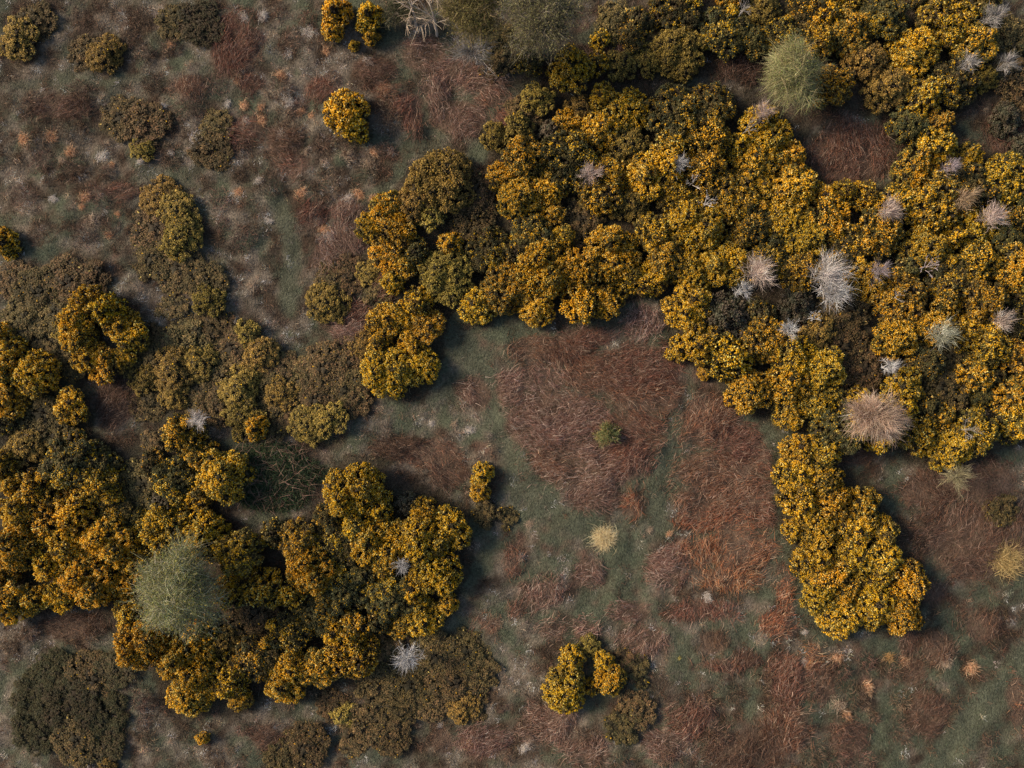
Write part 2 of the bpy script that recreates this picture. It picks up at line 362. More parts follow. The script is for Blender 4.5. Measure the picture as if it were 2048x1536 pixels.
# ------------------------------------------------------------------ gorse
OCT_V = np.array([(1,0,0),(-.5,.87,0),(-.5,-.87,0),(0,0,1.6),(0,0,-1.0)], float)
OCT_F = np.array([(0,1,3),(1,2,3),(2,0,3),(1,0,4),(2,1,4),(0,2,4)])
def blobs(P, Nrm, size, C, rng):
    n = len(P)
    U = norm(np.cross(Nrm, rand_dirs(n, rng=rng))); Wv = np.cross(Nrm, U)
    v = OCT_V[None] * rng.uniform(.65, 1.3, (n, 5, 1))
    V = P[:, None] + size[:, None, None] * (v[..., 0:1] * U[:, None] + v[..., 1:2] * Wv[:, None] + v[..., 2:3] * Nrm[:, None])
    F = (np.arange(n) * 5)[:, None, None] + OCT_F[None]
    return V, F.reshape(-1, 3), np.broadcast_to(C[:, None], V.shape)
KINDS = { # bloom share, tip colours
    'S': (.97, [(.30,.22,.05)]),
    'A': (.78, [(.22,.16,.04),(.15,.12,.035),(.26,.18,.04)]),
    'B': (.48, [(.17,.13,.04),(.11,.095,.03),(.20,.14,.04)]),
    'C': (.17, [(.10,.088,.034),(.13,.10,.036),(.08,.082,.04)]),
    'O': (.012, [(.31,.215,.05),(.24,.17,.05),(.36,.245,.06)]),
    'D': (.008, [(.165,.115,.048),(.125,.092,.044),(.185,.12,.052)]),
    'H': (0.0, [(.10,.062,.045),(.13,.078,.055),(.085,.06,.045),(.17,.11,.08)]),
    'K': (0.0, [(.07,.058,.026),(.055,.052,.026),(.08,.06,.03)]),  # dark gorse, with corner darkening put into its tip colours
    'G': (0.0, [(.15,.12,.085),(.12,.10,.065),(.10,.10,.065)]),
}
def heather_proto(seed, R):
    rng = np.random.default_rng(seed); n = int(900 * R * R) + 120
    rr = np.sqrt(rng.random(n)) * (1 + np.abs(rng.normal(0, .14, n))); th = rng.uniform(0, 6.283, n)
    ed = .7 + .6 * vnoise(np.cos(th) * 1.8 + seed, np.sin(th) * 1.8, 2)
    x = R * rr * ed * np.cos(th); y = R * rr * ed * np.sin(th)
    z = np.clip(1 - rr ** 2, 0, 1) * .34 * rng.random(n)
    d = norm(np.stack([x / R * .6, y / R * .6, np.full(n, .6)], -1) + rand_dirs(n, rng=rng) * .75)
    c = tint(pick([(.12,.07,.05),(.16,.09,.06),(.10,.075,.055),(.20,.13,.095),(.085,.055,.04)], n, rng), n, .3, rng)
    st = Bag(); m = 7; t = np.linspace(0, 1, 4); a = np.arange(m) * 2.4
    e = np.stack([np.cos(a) * R * .5, np.sin(a) * R * .5, np.full(m, .2)], -1)
    st.add(*tubes(e[:, None] * t[None, :, None] + np.array([0, 0, -.04]), np.broadcast_to(.012 * (1 - .6 * t), (m, 4)), tint((.10,.07,.05), m, .1, rng), 3))
    sp = Bag(); sp.add(*ribbons(np.stack([x, y, z], -1), d, rng.uniform(.10, .30, n), .02, c, 2, .15, .3, rng, tipcol=c * 1.5))
    return R, .5, [('stem', st.mesh('heather_stem'), M_STEM), ('sprigs', sp.mesh('heather_sprigs'), M_GORSE)]
def gorse_proto(seed, R, kind):
    if kind == 'H': return heather_proto(seed, R)
    rng = np.random.default_rng(seed)
    bloom, tips = KINDS[kind]
    H = 1.0 * R + .45
    nl = max(5, int((6 + R * 11) * (.62 if kind in 'DK' else 1)))
    cand_ = np.stack([np.sqrt(rng.random(nl * 30)) * .74, rng.uniform(0, 2 * np.pi, nl * 30)], -1)
    cxy = np.stack([cand_[:, 0] * np.cos(cand_[:, 1]), cand_[:, 0] * np.sin(cand_[:, 1])], -1)
    sel = [0]; dmin = np.linalg.norm(cxy - cxy[0], axis=1)
    while len(sel) < nl:                      # spread the lobes evenly
        q = int(np.argmax(dmin + rng.uniform(0, .12, len(dmin)))); sel.append(q); dmin = np.minimum(dmin, np.linalg.norm(cxy - cxy[q], axis=1))
    rho = cand_[sel, 0]; ang = cand_[sel, 1]
    lr = R * rng.uniform(.19, .36, nl) * (1.45 if R < .6 else 1.0)
    lc = np.stack([rho * R * np.cos(ang), rho * R * np.sin(ang) * rng.uniform(.85, 1.1), np.maximum(H * (1 - .62 * rho ** 2) * rng.uniform(.66, 1.06, nl) - lr, lr * .5)], -1)
    # side skirts reach the ground
    SC, SN, SR, SB = [], [], [], []
    for c, r in zip(lc, lr):
        k = max(10, int(42 * (r / .4) ** 2 * 1.15))
        d = rand_dirs(k, -.35, 1, rng)
        p = c + d * r * rng.uniform(.78, 1.12, (k, 1))
        SC.append(p); SN.append(d); SR.append(rng.uniform(.07, .16, k) * (1 if R > .6 else .8)); SB.append(np.clip(bloom + rng.normal(0, .2) + rng.normal(0, .24, k), 0, 1) if bloom > .02 else np.full(k, bloom))
    SC = np.concatenate(SC); SN = np.concatenate(SN); SR = np.concatenate(SR); SB = np.concatenate(SB)
    # drop puffs buried in a neighbouring lobe
    dd = np.linalg.norm(SC[:, None] - lc[None], axis=-1) / lr[None]
    keep = (np.sort(dd, 1)[:, 0] > .78) & (SC[:, 2] > .1)
    SC, SN, SR, SB = SC[keep], SN[keep], SR[keep], SB[keep]
    nt_ = 20
    n = len(SC) * nt_
    d = norm(np.repeat(SN, nt_, 0) * .75 + np.array([0, 0, .35]) + rand_dirs(n, rng=rng) * .95)
    P = np.repeat(SC, nt_, 0) + d * np.repeat(SR, nt_)[:, None] * rng.uniform(.75, 1.1, (n, 1))
    isb = rng.random(n) < np.repeat(SB, nt_) * np.clip(.55 + .75 * d[:, 2], .3, 1.25)
    bl = Bag(); fo = Bag()
    q = np.where(isb)[0]
    if len(q):
        cols = pick([(.80,.455,.02),(.85,.52,.035),(.74,.38,.014),(.93,.70,.22),(.78,.44,.025)], len(q), rng)  # the cream entry paints pale highlights into the petal colours
        bl.add(*blobs(P[q], d[q], np.clip(rng.lognormal(-3.62, .3, len(q)), .013, .052), tint(cols, len(q), .08, rng), rng))
    q = np.where(~isb)[0]
    pt = np.repeat(pick(tips, len(SC), rng), nt_, 0)
    if len(q): fo.add(*blobs(P[q], d[q], np.clip(rng.lognormal(-3.62, .3, len(q)), .013, .05), tint(pt[q], len(q), .25, rng), rng))
    # spiny shoots, thin triangles
    ns = len(SC) * 9
    d2 = norm(np.repeat(SN, 9, 0) + rand_dirs(ns, rng=rng) * .9)
    p0 = np.repeat(SC, 9, 0) + d2 * np.repeat(SR, 9)[:, None] * .4
    L = np.repeat(SR, 9) * rng.uniform(.7, 1.15, ns) + .03
    sd = norm(np.cross(d2, rand_dirs(ns, rng=rng))) * .014
    V = np.stack([p0 - sd, p0 + sd, p0 + d2 * L[:, None]], 1)
    cs = tint(pick([(.055,.055,.022),(.07,.062,.028),(.045,.05,.022)], ns, rng), ns, .25, rng)
    fo.add(V, np.arange(ns * 3).reshape(-1, 3), np.broadcast_to(cs[:, None], V.shape))
    def tri_ribbons(n_, rlo, rhi, zhi, cols, llo, lhi):
        rr = R * rng.uniform(rlo, rhi, n_) ** .8; th = rng.uniform(0, 6.283, n_); rr = rr * (.72 + .5 * vnoise(np.cos(th) * 2 + seed, np.sin(th) * 2, 6))
        P_ = np.stack([rr * np.cos(th), rr * np.sin(th), zhi * rng.random(n_) * np.clip(1.1 - rr / R, .05, 1)], -1)
        d_ = norm(np.stack([np.cos(th) * .6, np.sin(th) * .6, np.full(n_, .5)], -1) + rand_dirs(n_, rng=rng) * .8)
        V_, F_, C_ = ribbons(P_, d_, rng.uniform(llo, lhi, n_), .02, tint(pick(cols, n_, rng), n_, .3, rng), 2, .2, .3, rng)
        fo.add(V_, np.concatenate([F_[:, [0, 1, 2]], F_[:, [0, 2, 3]]]), C_)
    if kind in 'DK': tri_ribbons(int(900 * R * R) + 100, .0, 1.2, .7, [(.13,.09,.05),(.10,.075,.045),(.16,.105,.065),(.085,.075,.04)] if kind == 'D' else [(.07,.06,.03),(.06,.065,.03),(.085,.065,.04)], .12, .32)
    else: tri_ribbons(int(260 * R) + 40, .72, 1.28, .25, [(.10,.075,.04),(.08,.085,.04),(.15,.11,.07),(.07,.06,.03)], .14, .36)
    # dark filler blobs, added to block light and close the lobe
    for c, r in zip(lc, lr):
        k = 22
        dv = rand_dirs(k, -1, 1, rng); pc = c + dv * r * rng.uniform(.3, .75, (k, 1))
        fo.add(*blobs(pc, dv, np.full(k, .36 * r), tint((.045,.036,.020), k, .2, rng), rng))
    st = Bag()
    m = len(lc); t = np.linspace(0, 1, 5)
    base = np.stack([rng.normal(0, .06, m), rng.normal(0, .06, m), np.full(m, -.12)], -1)
    Pth = base[:, None] * (1 - t)[None, :, None] + (lc + np.array([0, 0, .1 * R]))[:, None] * t[None, :, None] + rng.normal(0, .03, (m, 5, 3)) * t[None, :, None]
    st.add(*tubes(Pth, np.broadcast_to(.035 * (1 - .7 * t) * (.5 + R * .5), (m, 5)), tint((.12,.09,.06), m, .1, rng), 4))
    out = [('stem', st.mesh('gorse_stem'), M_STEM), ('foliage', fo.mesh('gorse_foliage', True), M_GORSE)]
    if bl.n: out.append(('blossom', bl.mesh('gorse_blossom', True), M_BLOOM))
    return R, H, out
PROTO = {}
sd_ = 100
for kind, sizes in {'S': (.5, .85), 'A': (.45,.8,.9,1.1,1.15,1.3), 'B': (.45,.8,.9,1.1,1.3), 'C': (.5,.85,1.05,1.25), 'O': (.5,.8,1.05,1.5), 'D': (.55,.8,.85,1.05), 'H': (.45,.55,.7,.85), 'K': (.8,1.0), 'G': (.5,.8)}.items():
    PROTO[kind] = []
    for R in sizes:
        sd_ += 1; PROTO[kind].append(gorse_proto(sd_, R, kind))

BLOOM = [(880,590,90,70,.12),(1220,430,70,45,.28),(1400,470,70,60,.38),(1540,625,110,60,.05),(1650,640,90,75,.06),(1720,700,60,60,.33),(1150,310,50,50,.35),(1290,275,70,50,.3),
         (1420,120,110,60,.22),(1750,170,60,70,.3),(90,870,110,45,.12),(560,1250,110,80,.3),(310,960,70,60,.36),(460,1330,110,70,.42),(1640,900,50,40,.6),(980,540,80,40,.4),(1060,450,50,40,.38),(640,1150,50,90,.4),(1900,560,60,70,.4),(1980,520,50,80,.4),(1860,800,60,60,.42),(880,370,90,75,.12),(945,420,50,50,.1),(1340,40,60,80,.4),(1940,150,60,80,.45),(1480,330,60,60,.5),
         (1380,610,70,80,1),(1385,470,45,60,.85),(1620,430,70,80,.9),(1560,320,70,110,.9),(775,440,75,60,.92),(795,640,90,60,.95),(800,740,100,70,1),(1530,780,100,60,1),(1160,260,70,80,.85),(1070,370,75,55,.85),
         (1690,1110,150,170,.92),(860,1110,110,140,.9),(560,1130,90,70,.82),(110,1090,130,130,.8),(30,720,60,110,.85),(730,1000,70,90,.9),(1860,640,50,45,.95),(1840,60,110,70,.85),(1250,215,110,40,.72),(1700,20,60,50,.75),(1160,540,110,80,.72),(380,1390,100,60,.85),(1420,540,60,50,.85),(1770,450,70,60,.75),(1690,440,50,50,.8),(1620,960,60,60,.9),(560,1370,90,40,.7)]
HOLLOWS = [(350,1185,78,70),(1595,140,50,48),(1705,300,88,60),(1500,575,30,26),(1662,565,34,32),(1750,832,34,30),(1640,635,20,14),(1545,600,20,14),(110,868,58,16),(1705,945,70,35),(1480,135,55,35),(820,1135,18,18),(812,1322,30,30),(890,435,26,22),(862,480,20,16),(985,412,20,18),(1580,660,22,20),(1730,180,30,25),(540,1100,14,14),(250,900,30,16)]
BUSHES = []  # px, py, r, kind
HAND = [(690,220,39,'S'),(705,252,24,'S'),(723,252,11,'B'),(667,28,26,'A'),(663,62,16,'A'),(735,35,23,'A'),(744,74,13,'A'),(709,90,9,'A'),(1142,137,42,'A'),(1195,126,20,'B'),(1058,116,30,'C'),(1202,78,16,'B'),
    (961,950,19,'A'),(962,981,18,'A'),(401,1478,11,'A'),(890,1214,18,'A'),(1357,697,22,'A'),(1407,746,11,'A'),(1579,826,30,'A'),(1582,1063,18,'A'),(955,610,34,'A'),(1075,612,36,'A'),(1165,605,38,'A'),(1213,605,30,'A'),(1258,560,30,'B'),(1300,560,30,'A'),
    (1132,1386,42,'A'),(1146,1325,21,'A'),(1183,1298,18,'O'),(1222,1362,28,'A'),(1211,1328,17,'A'),(1183,1378,13,'B'),
    (182,608,34,'A'),(155,640,32,'A'),(158,675,30,'A'),(178,712,32,'A'),(208,732,32,'A'),(242,648,32,'A'),(262,672,30,'A'),(212,618,26,'A'),(248,712,22,'A'),
    (510,858,20,'A'),(15,60,38,'O'),(50,28,30,'D'),(188,92,38,'O'),(148,92,30,'D'),(335,25,30,'D'),(385,28,36,'K'),(222,222,38,'D'),(270,238,38,'D'),(272,290,22,'O'),(420,243,26,'D'),(405,288,34,'D'),
    (300,385,40,'O'),(345,415,40,'O'),(295,452,44,'D'),(352,470,42,'O'),(288,512,38,'D'),(338,532,42,'D'),(395,560,36,'D'),(410,600,30,'O'),(335,620,24,'D'),(6,490,22,'A'),(2,470,16,'B'),
    (645,600,42,'O'),(690,545,30,'D'),(735,540,26,'O'),(655,555,26,'D'),(745,580,24,'D'),(1077,195,30,'O'),(1048,220,28,'D'),(988,270,26,'O'),(1036,255,27,'O'),(1101,260,20,'G'),
    (879,358,64,'O'),(945,375,42,'D'),(945,425,36,'D'),(835,400,40,'O'),(860,425,26,'O'),(1020,75,28,'D'),(1005,110,24,'D'),
    (600,760,34,'D'),(640,735,40,'D'),(690,720,38,'D'),(625,800,40,'D'),(675,780,40,'D'),(610,850,38,'O'),(655,840,34,'O'),(700,800,28,'D'),(720,690,26,'O'),
    (975,1030,21,'D'),(1016,1040,16,'D'),(95,1350,36,'K'),(170,1365,44,'D'),(225,1345,30,'K'),(60,1400,40,'K'),(130,1420,46,'K'),(190,1440,40,'K'),(60,1470,44,'K'),(140,1490,42,'D'),(200,1500,30,'K'),(210,1535,16,'O'),
    (660,1425,26,'D'),(680,1440,20,'O'),(600,1510,40,'D'),(560,1530,30,'D'),(1275,1430,30,'D'),(1250,1460,26,'D'),(1250,1345,26,'D'),(1275,1350,24,'D'),
    (775,1345,36,'D'),(745,1390,34,'D'),(815,1390,44,'D'),(870,1330,40,'D'),(930,1320,40,'D'),(960,1360,32,'D'),(905,1380,44,'D'),(860,1420,32,'D'),(925,1430,30,'O'),(790,1440,28,'D'),(715,1470,36,'D'),(780,1490,30,'D'),(950,1430,20,'D'),(770,1310,22,'D'),(850,1290,26,'D'),
    (120,560,44,'D'),(65,580,40,'D'),(165,555,34,'D'),(100,620,36,'D'),(40,635,34,'D'),(125,660,24,'O'),(85,700,26,'D'),(130,720,30,'D'),(20,560,30,'D'),
    (300,880,18,'D'),(985,140,18,'D'),(1160,215,22,'O'),(810,1010,18,'G'),(700,1500,20,'D'),(2010,1020,26,'D')]
HAND += [(1600,900,34,'A'),(1642,905,34,'B'),(1590,950,36,'A'),(1650,955,34,'B'),(1600,1000,40,'A'),(1660,1005,38,'A'),(1722,1010,36,'B'),(1635,1055,38,'A'),(1700,1062,40,'A'),(1758,1062,32,'B'),(1625,1125,36,'A'),(1640,1185,40,'A'),(1688,1232,44,'A'),(1655,1150,34,'A'),(1745,1215,38,'A'),(1800,1225,40,'A'),(1815,1160,36,'A'),(1760,1120,38,'B'),(1690,1180,30,'A'),(1700,1122,34,'A'),(1745,1165,32,'A'),
    (738,452,27,'A'),(775,415,32,'A'),(792,458,34,'A'),(772,505,32,'A'),(806,530,28,'B'),(782,558,20,'A'),(832,602,30,'B'),(765,642,34,'A'),(800,632,28,'A'),(850,652,34,'A'),(830,500,24,'C'),(760,690,26,'B')]
BUSHES += HAND
def fill(poly, rmin, rmax, kindf, tries, ov, seed):
    rng = np.random.default_rng(seed)
    xs = [p[0] for p in poly]; ys = [p[1] for p in poly]
    r = np.where(np.arange(tries) < tries * .6, rng.uniform(rmin, rmax, tries), rng.uniform(rmin * .6, rmin * 1.1, tries))
    x = rng.uniform(min(xs), max(xs), tries); y = rng.uniform(min(ys), max(ys), tries)
    ok = (x > -30) & (x < 2078) & (y > -28) & (y < 1564) & in_poly(x, y, poly) & (seg_dist(x, y, poly + poly[:1]) > r * .72)
    for hx, hy, hx2, hy2 in HOLLOWS: ok &= ((x - hx) / (hx2 + r * .55)) ** 2 + ((y - hy) / (hy2 + r * .55)) ** 2 > 1
    for x, y, r in zip(x[ok], y[ok], r[ok]):
        if any((x - b[0]) ** 2 + (y - b[1]) ** 2 < (ov * (r + b[2])) ** 2 for b in BUSHES): continue
        BUSHES.append((float(x), float(y), float(r), str(kindf(x, y, rng))))
def bloom_kind(x, y, rng):
    b = .25 + .62 * float(fbm(np.array([x / 90]), np.array([y / 90]), 71, 3)[0])
    for zx, zy, rx, ry, v in BLOOM:
        a = float(sstep(1.15, .55, np.hypot((x - zx) / rx, (y - zy) / ry))); b = b * (1 - a) + v * a
    b += rng.normal(0, .1)
    if y < 260 and x > 1300: b -= .13
    if b > .67: return 'A'
    if b > .50: return 'B'
    if b > .35: return 'C'
    return rng.choice(['C', 'O', 'D', 'G'], p=[.3, .3, .28, .12])
fill(MAIN, 36, 56, bloom_kind, 14000, .72, 1)
fill(LOWER, 36, 56, bloom_kind, 9000, .73, 2)
fill(TOPR, 36, 56, bloom_kind, 5000, .8, 3)
fill([(0,170),(330,130),(480,120),(650,130),(780,150),(820,300),(760,370),(640,400),(560,360),(540,520),(440,500),(400,330),(240,330),(240,500),(180,520),(20,480)], 17, 32, lambda x, y, r: 'H', 260, 1.15, 8)
fill([(220,10),(640,10),(640,90),(400,120),(230,140)], 16, 26, lambda x, y, r: 'H', 90, 1.1, 9)
fill([(980,1400),(1240,1420),(1420,1380),(1560,1290),(1780,1290),(1850,1400),(1820,1540),(980,1540)], 15, 28, lambda x, y, r: 'H', 170, 1.15, 10)
fill([(0,1250),(200,1230),(290,1330),(330,1440),(560,1440),(700,1420),(700,1540),(260,1540),(240,1320),(0,1330)], 15, 26, lambda x, y, r: 'H', 150, 1.15, 12)
olive = lambda x, y, rng: rng.choice(['D', 'O'], p=[.78, .22])
fill([(250,660),(330,650),(400,630),(480,640),(560,690),(590,760),(590,850),(540,890),(450,880),(380,810),(300,820),(255,850),(240,760)], 28, 44, olive, 2500, .62, 4)
fill([(1960,40),(2090,20),(2090,300),(1990,280),(2010,180)], 26, 40, lambda x, y, r: r.choice(['D', 'G']), 700, .8, 5)
fill([(1210,10),(1320,20),(1320,140),(1230,150)], 22, 34, lambda x, y, r: r.choice(['D', 'C', 'O']), 500, .8, 6)
fill([(1440,110),(1540,100),(1540,170),(1440,165)], 20, 30, lambda x, y, r: r.choice(['D', 'G']), 300, .8, 7)

# ------------------------------------------------------------------ label engine
LANDMARKS = [  # px, py, phrase
    (350,1185,'the big pale green willow'), (690,225,'the lone round gorse'), (1750,830,'the round salmon twiggy shrub'), (1595,140,'the feathery yellow-green shrub'),
    (1508,560,'the pinkish two-crowned bare shrub'), (1662,560,'the large silvery bare shrub'), (1213,865,'the green bush amid red bracken'), (1213,1080,'the straw-yellow tussock'), (812,1322,'the spidery bare shrub'),
    (390,838,'the white left-of-centre shrub'), (1084,30,'the big grey-olive tree'), (1705,300,'the russet bracken hollow'), (800,1135,'the lower-left thicket bare shrub'), (1150,1365,'the bottom gorse cluster'),
    (1885,675,'the green-tinged bare shrub'), (1180,345,'the pinkish-white starry shrub'), (1358,325,'the white shrub in mid thicket'), (1525,225,'the mauve twiggy shrub'), (1780,422,'the fan-shaped pinkish bare shrub'), (1995,432,'the slanting pink bare shrub'),
    (2015,1120,'the right-edge yellow grass tuft'), (205,670,'the ring-shaped gorse clump'), (950,95,'the spreading bare shrub up top'), (879,360,'the big olive-gold gorse dome'), (1690,1130,'the gorse island at lower right'), (310,450,'the tall upper-left olive bushes'), (545,950,'the dark green bramble patch'), (1560,1247,'the orange bracken mound'), (150,1420,'the bottom-left dark olive scrub'),(1940,1450,'the diagonal grass trail'),(915,235,'the pink upper bracken dome'),(1150,400,'the middle of the central thicket'),(60,1000,'the left edge thicket'),(1410,410,'the small white dead shrub'),(1840,60,'the bright top-right gorse')]
DIRS = ['right of', 'upper right of', 'above', 'upper left of', 'left of', 'lower left of', 'below', 'lower right of']
ORD = ['', 'second', 'third', 'fourth', 'fifth', 'sixth', 'seventh', 'eighth', 'ninth', 'tenth', 'eleventh', 'twelfth', 'thirteenth', 'fourteenth']
def auto_labels(items, noun, looks):
    """items: (px,py); ordered by distance within landmark and direction, one phrase each"""
    cells = {}
    for k, (x, y) in enumerate(items):
        j = min(range(len(LANDMARKS)), key=lambda q: (LANDMARKS[q][0] - x) ** 2 + (LANDMARKS[q][1] - y) ** 2)
        dx, dy = x - LANDMARKS[j][0], LANDMARKS[j][1] - y
        d = int(round(math.atan2(dy, dx) / (math.pi / 4))) % 8
        cells.setdefault((j, d), []).append((math.hypot(dx, dy), k))
    out = [''] * len(items)
    for (j, d), lst in cells.items():
        lst.sort()
        for r, (dist, k) in enumerate(lst):
            o = 'nearest' if r == 0 and len(lst) > 1 else ORD[min(r, 13)]
            sep = f'{o} one ' if o else 'the one '
            out[k] = f'{looks[k]} {noun}, {sep}{DIRS[d]} {LANDMARKS[j][2]}'
    return out

# ------------------------------------------------------------------ place the gorse
LOOK = {'S': 'bright', 'A': 'golden', 'B': 'half-flowering', 'C': 'sparsely flowering', 'O': 'olive-gold', 'D': 'dull brown-olive', 'K': 'dark green', 'H': 'low brown', 'G': 'grey-brown'}
labs = [''] * len(BUSHES)
for noun, ks in (('gorse bush', 'ABCS'), ('out-of-bloom gorse bush', 'ODGK'), ('heather clump', 'H')):
    ids = [k for k, b in enumerate(BUSHES) if b[3] in ks]
    for k, lb in zip(ids, auto_labels([BUSHES[k][:2] for k in ids], noun, [LOOK[BUSHES[k][3]] for k in ids])): labs[k] = lb
HAND_LABEL = {0: 'lone round golden gorse bush in the bleached grass', 1: 'small golden bush joined under the lone round gorse', 2: 'tiny golden tuft of gorse beside the lone round bush'}
for k, (px, py, r, kind) in enumerate(BUSHES):
    Rm = r * S * 1.06
    cand = sorted(PROTO[kind], key=lambda p: abs(p[0] - Rm) + random.uniform(0, .28))[0]
    f = Rm / cand[0]
    H = cand[1] * f
    if kind == 'H': H = .3
    x, y = p2w(px, py, H * .6)
    root = obj('gorse_bush' if kind in 'ABCS' else 'heather_clump' if kind == 'H' else 'dull_gorse_bush', None, loc=(x, y, float(height(x, y)) - .03))  # the flowerless kinds are gorse out of bloom, the same shrub
    root.rotation_euler = (0, 0, random.uniform(0, 6.28))
    low = {'D': .36, 'K': .36, 'H': 1.0, 'O': .74, 'G': .7, 'C': .85}.get(kind, 1.0)
    if kind in 'ODK' and r < 60 and (px < 760 or py > 1250): low *= .62
    if kind in 'DK': f *= 1.2
    root.scale = (f, f, f * random.uniform(.85, 1.15) * low)
    root.empty_display_size = .2
    tag(root, HAND_LABEL.get(k, labs[k]), 'gorse' if kind in 'ABCS' else 'heather' if kind == 'H' else 'scrub', 'flowering gorse bushes' if kind in 'ABCS' else 'low heather clumps' if kind == 'H' else 'olive and brown gorse bushes out of bloom')
    for nm, me, mt in cand[2]:
        o = obj(nm, me, mt, root)
        if nm == 'sprigs': o['kind'] = 'stuff'

# ------------------------------------------------------------------ dead bracken patches
BC = {'r': [(.22,.095,.060),(.28,.12,.07),(.19,.10,.075),(.40,.28,.21),(.14,.07,.05),(.24,.15,.115)], 'p': [(.25,.135,.105),(.32,.205,.165),(.24,.12,.09),(.46,.35,.29),(.17,.10,.08),(.28,.19,.155)],
      'o': [(.38,.14,.06),(.32,.125,.06),(.44,.24,.13),(.22,.09,.055),(.48,.34,.24)], 'd': [(.14,.075,.052),(.18,.09,.056),(.12,.075,.056),(.23,.16,.125),(.09,.055,.04)]}
BL = {'r': 'russet', 'p': 'pinkish-brown', 'o': 'bright orange-brown', 'd': 'dark brown'}
blabs = auto_labels([(b[0], b[1]) for b in BRACKEN], 'bracken patch', ['dead ' + BL[b[4]] for b in BRACKEN])
for (px, py, rx, ry, ck), lab in zip(BRACKEN, blabs):
    cx, cy = p2w(px, py, .2); a, b = rx * S * 1.13, ry * S * 1.13
    n = int(math.pi * a * b * (520 if px < 1620 or py < 900 else 320)) + 60
    rr = np.sqrt(RNG.random(n)) * (1 + np.abs(RNG.normal(0, .10, n))); th = RNG.uniform(0, 2 * np.pi, n)
    edge = .78 + .5 * vnoise(np.cos(th) * 1.6 + px * .37, np.sin(th) * 1.6 + py * .41, 9)
    x = cx + a * rr * edge * np.cos(th); y = cy + b * rr * edge * np.sin(th)
    keep = RNG.random(n) < sstep(.36, .52, fbm(x / .75, y / .75, 83, 3)) * .8 + .2
    keep &= RNG.random(n) < 1.2 - .65 * rr ** 2
    qx, qy = w2p(x, y)
    for pts, hw, st in PATHS: keep &= (seg_dist(qx, qy, pts) > hw * .9) | (RNG.random(n) < .15)
    x, y, rr = x[keep], y[keep], rr[keep]; n = len(x)
    dome = np.clip(1 - rr ** 2, 0, 1) * min(.42, .16 + .14 * min(a, b))
    z = height(x, y) + .03 + dome * RNG.uniform(.35, 1.05, n)
    fl = .62 + (fbm(x / 2.6, y / 2.6, 61, 3) - .5) * 5.0
    an = fl + RNG.normal(0, .36, n) + np.where(RNG.random(n) < .22, RNG.uniform(-2, 2, n), 0) + np.where(RNG.random(n) < .4, np.pi, 0)
    el = RNG.normal(.16, .22, n)
    D = np.stack([np.cos(an) * np.cos(el), np.sin(an) * np.cos(el), np.sin(el)], -1)
    Lg = RNG.gamma(5, .058, n).clip(.1, .75)
    Cb = tint(pick(BC[ck], n), n, .22)
    bag = Bag()
    bag.add(*ribbons(np.stack([x, y, z], -1), D, Lg, RNG.uniform(.010, .022, n), Cb, 3, RNG.uniform(0, .35, n), .3, tipcol=Cb * 1.1))
    me = bag.mesh('bracken_patch'); me.transform(__import__('mathutils').Matrix.Translation((-cx, -cy, 0)))
    tag(obj('bracken_patch', me, M_BRACKEN, loc=(cx, cy, 0)), lab, 'bracken', 'dead bracken patches')

# ------------------------------------------------------------------ bare shrubs and trees
def grow(seed, H, spread, nst, sub=(7, 6), lean=(0, 0), wob=.06, rad=.028, trunk=0.0, upturn=.25):
    """three generations of woody tubes; returns lists of (P, R) per generation"""
    rng = np.random.default_rng(seed); K = 6; t = np.linspace(0, 1, K)
    ang = np.arange(nst) * 2.4 + rng.normal(0, .4, nst); inc = spread * np.sqrt((np.arange(nst) + .5) / nst) * rng.uniform(.8, 1.15, nst)
    D = np.stack([np.sin(inc) * np.cos(ang) + lean[0], np.sin(inc) * np.sin(ang) + lean[1], np.cos(inc)], -1); D = norm(D)
    L = H * rng.uniform(.75, 1.1, nst)
    def paths(P0, D, L, up):
        n = len(P0)
        P = P0[:, None] + D[:, None] * (L[:, None] * t)[..., None]
        P = P + np.cumsum(rng.normal(0, 1, (n, K, 3)) * (wob * L / K * 2)[:, None, None], 1) * t[None, :, None]
        P[..., 2] += (up * L)[:, None] * t ** 2
        return P
    P0 = np.stack([rng.normal(0, .05, nst), rng.normal(0, .05, nst), np.full(nst, trunk)], -1)
    g1 = paths(P0, D, L, np.full(nst, upturn * .3)); r1 = rad * (.5 + .5 * rng.random(nst))[:, None] * (1 - .75 * t)[None]
    gens = [(g1, r1)]
    cur, cr, cl, cd = g1, r1, L, D
    for q, nb in enumerate(sub):
        n = len(cur) * nb
        s = rng.uniform(.3, .97, n); par = np.repeat(np.arange(len(cur)), nb)
        f = s * (K - 1); i0 = np.minimum(f.astype(int), K - 2); fr = (f - i0)[:, None]
        P0 = cur[par, i0] * (1 - fr) + cur[par, i0 + 1] * fr
        Dp = norm(cur[par, i0 + 1] - cur[par, i0])
        Dn = norm(Dp + rand_dirs(n, rng=rng) * rng.uniform(.55, 1.0, (n, 1)))
        Ln = cl[par] * rng.uniform(.34, .62, n) * (1.1 - .5 * s)
        g = paths(P0, Dn, Ln, np.full(n, upturn * .5))
        R0 = np.maximum(cr[par, i0] * .6, .006)[:, None] * (1 - .6 * t)[None]
        gens.append((g, R0)); cur, cr, cl = g, R0, Ln
    return gens
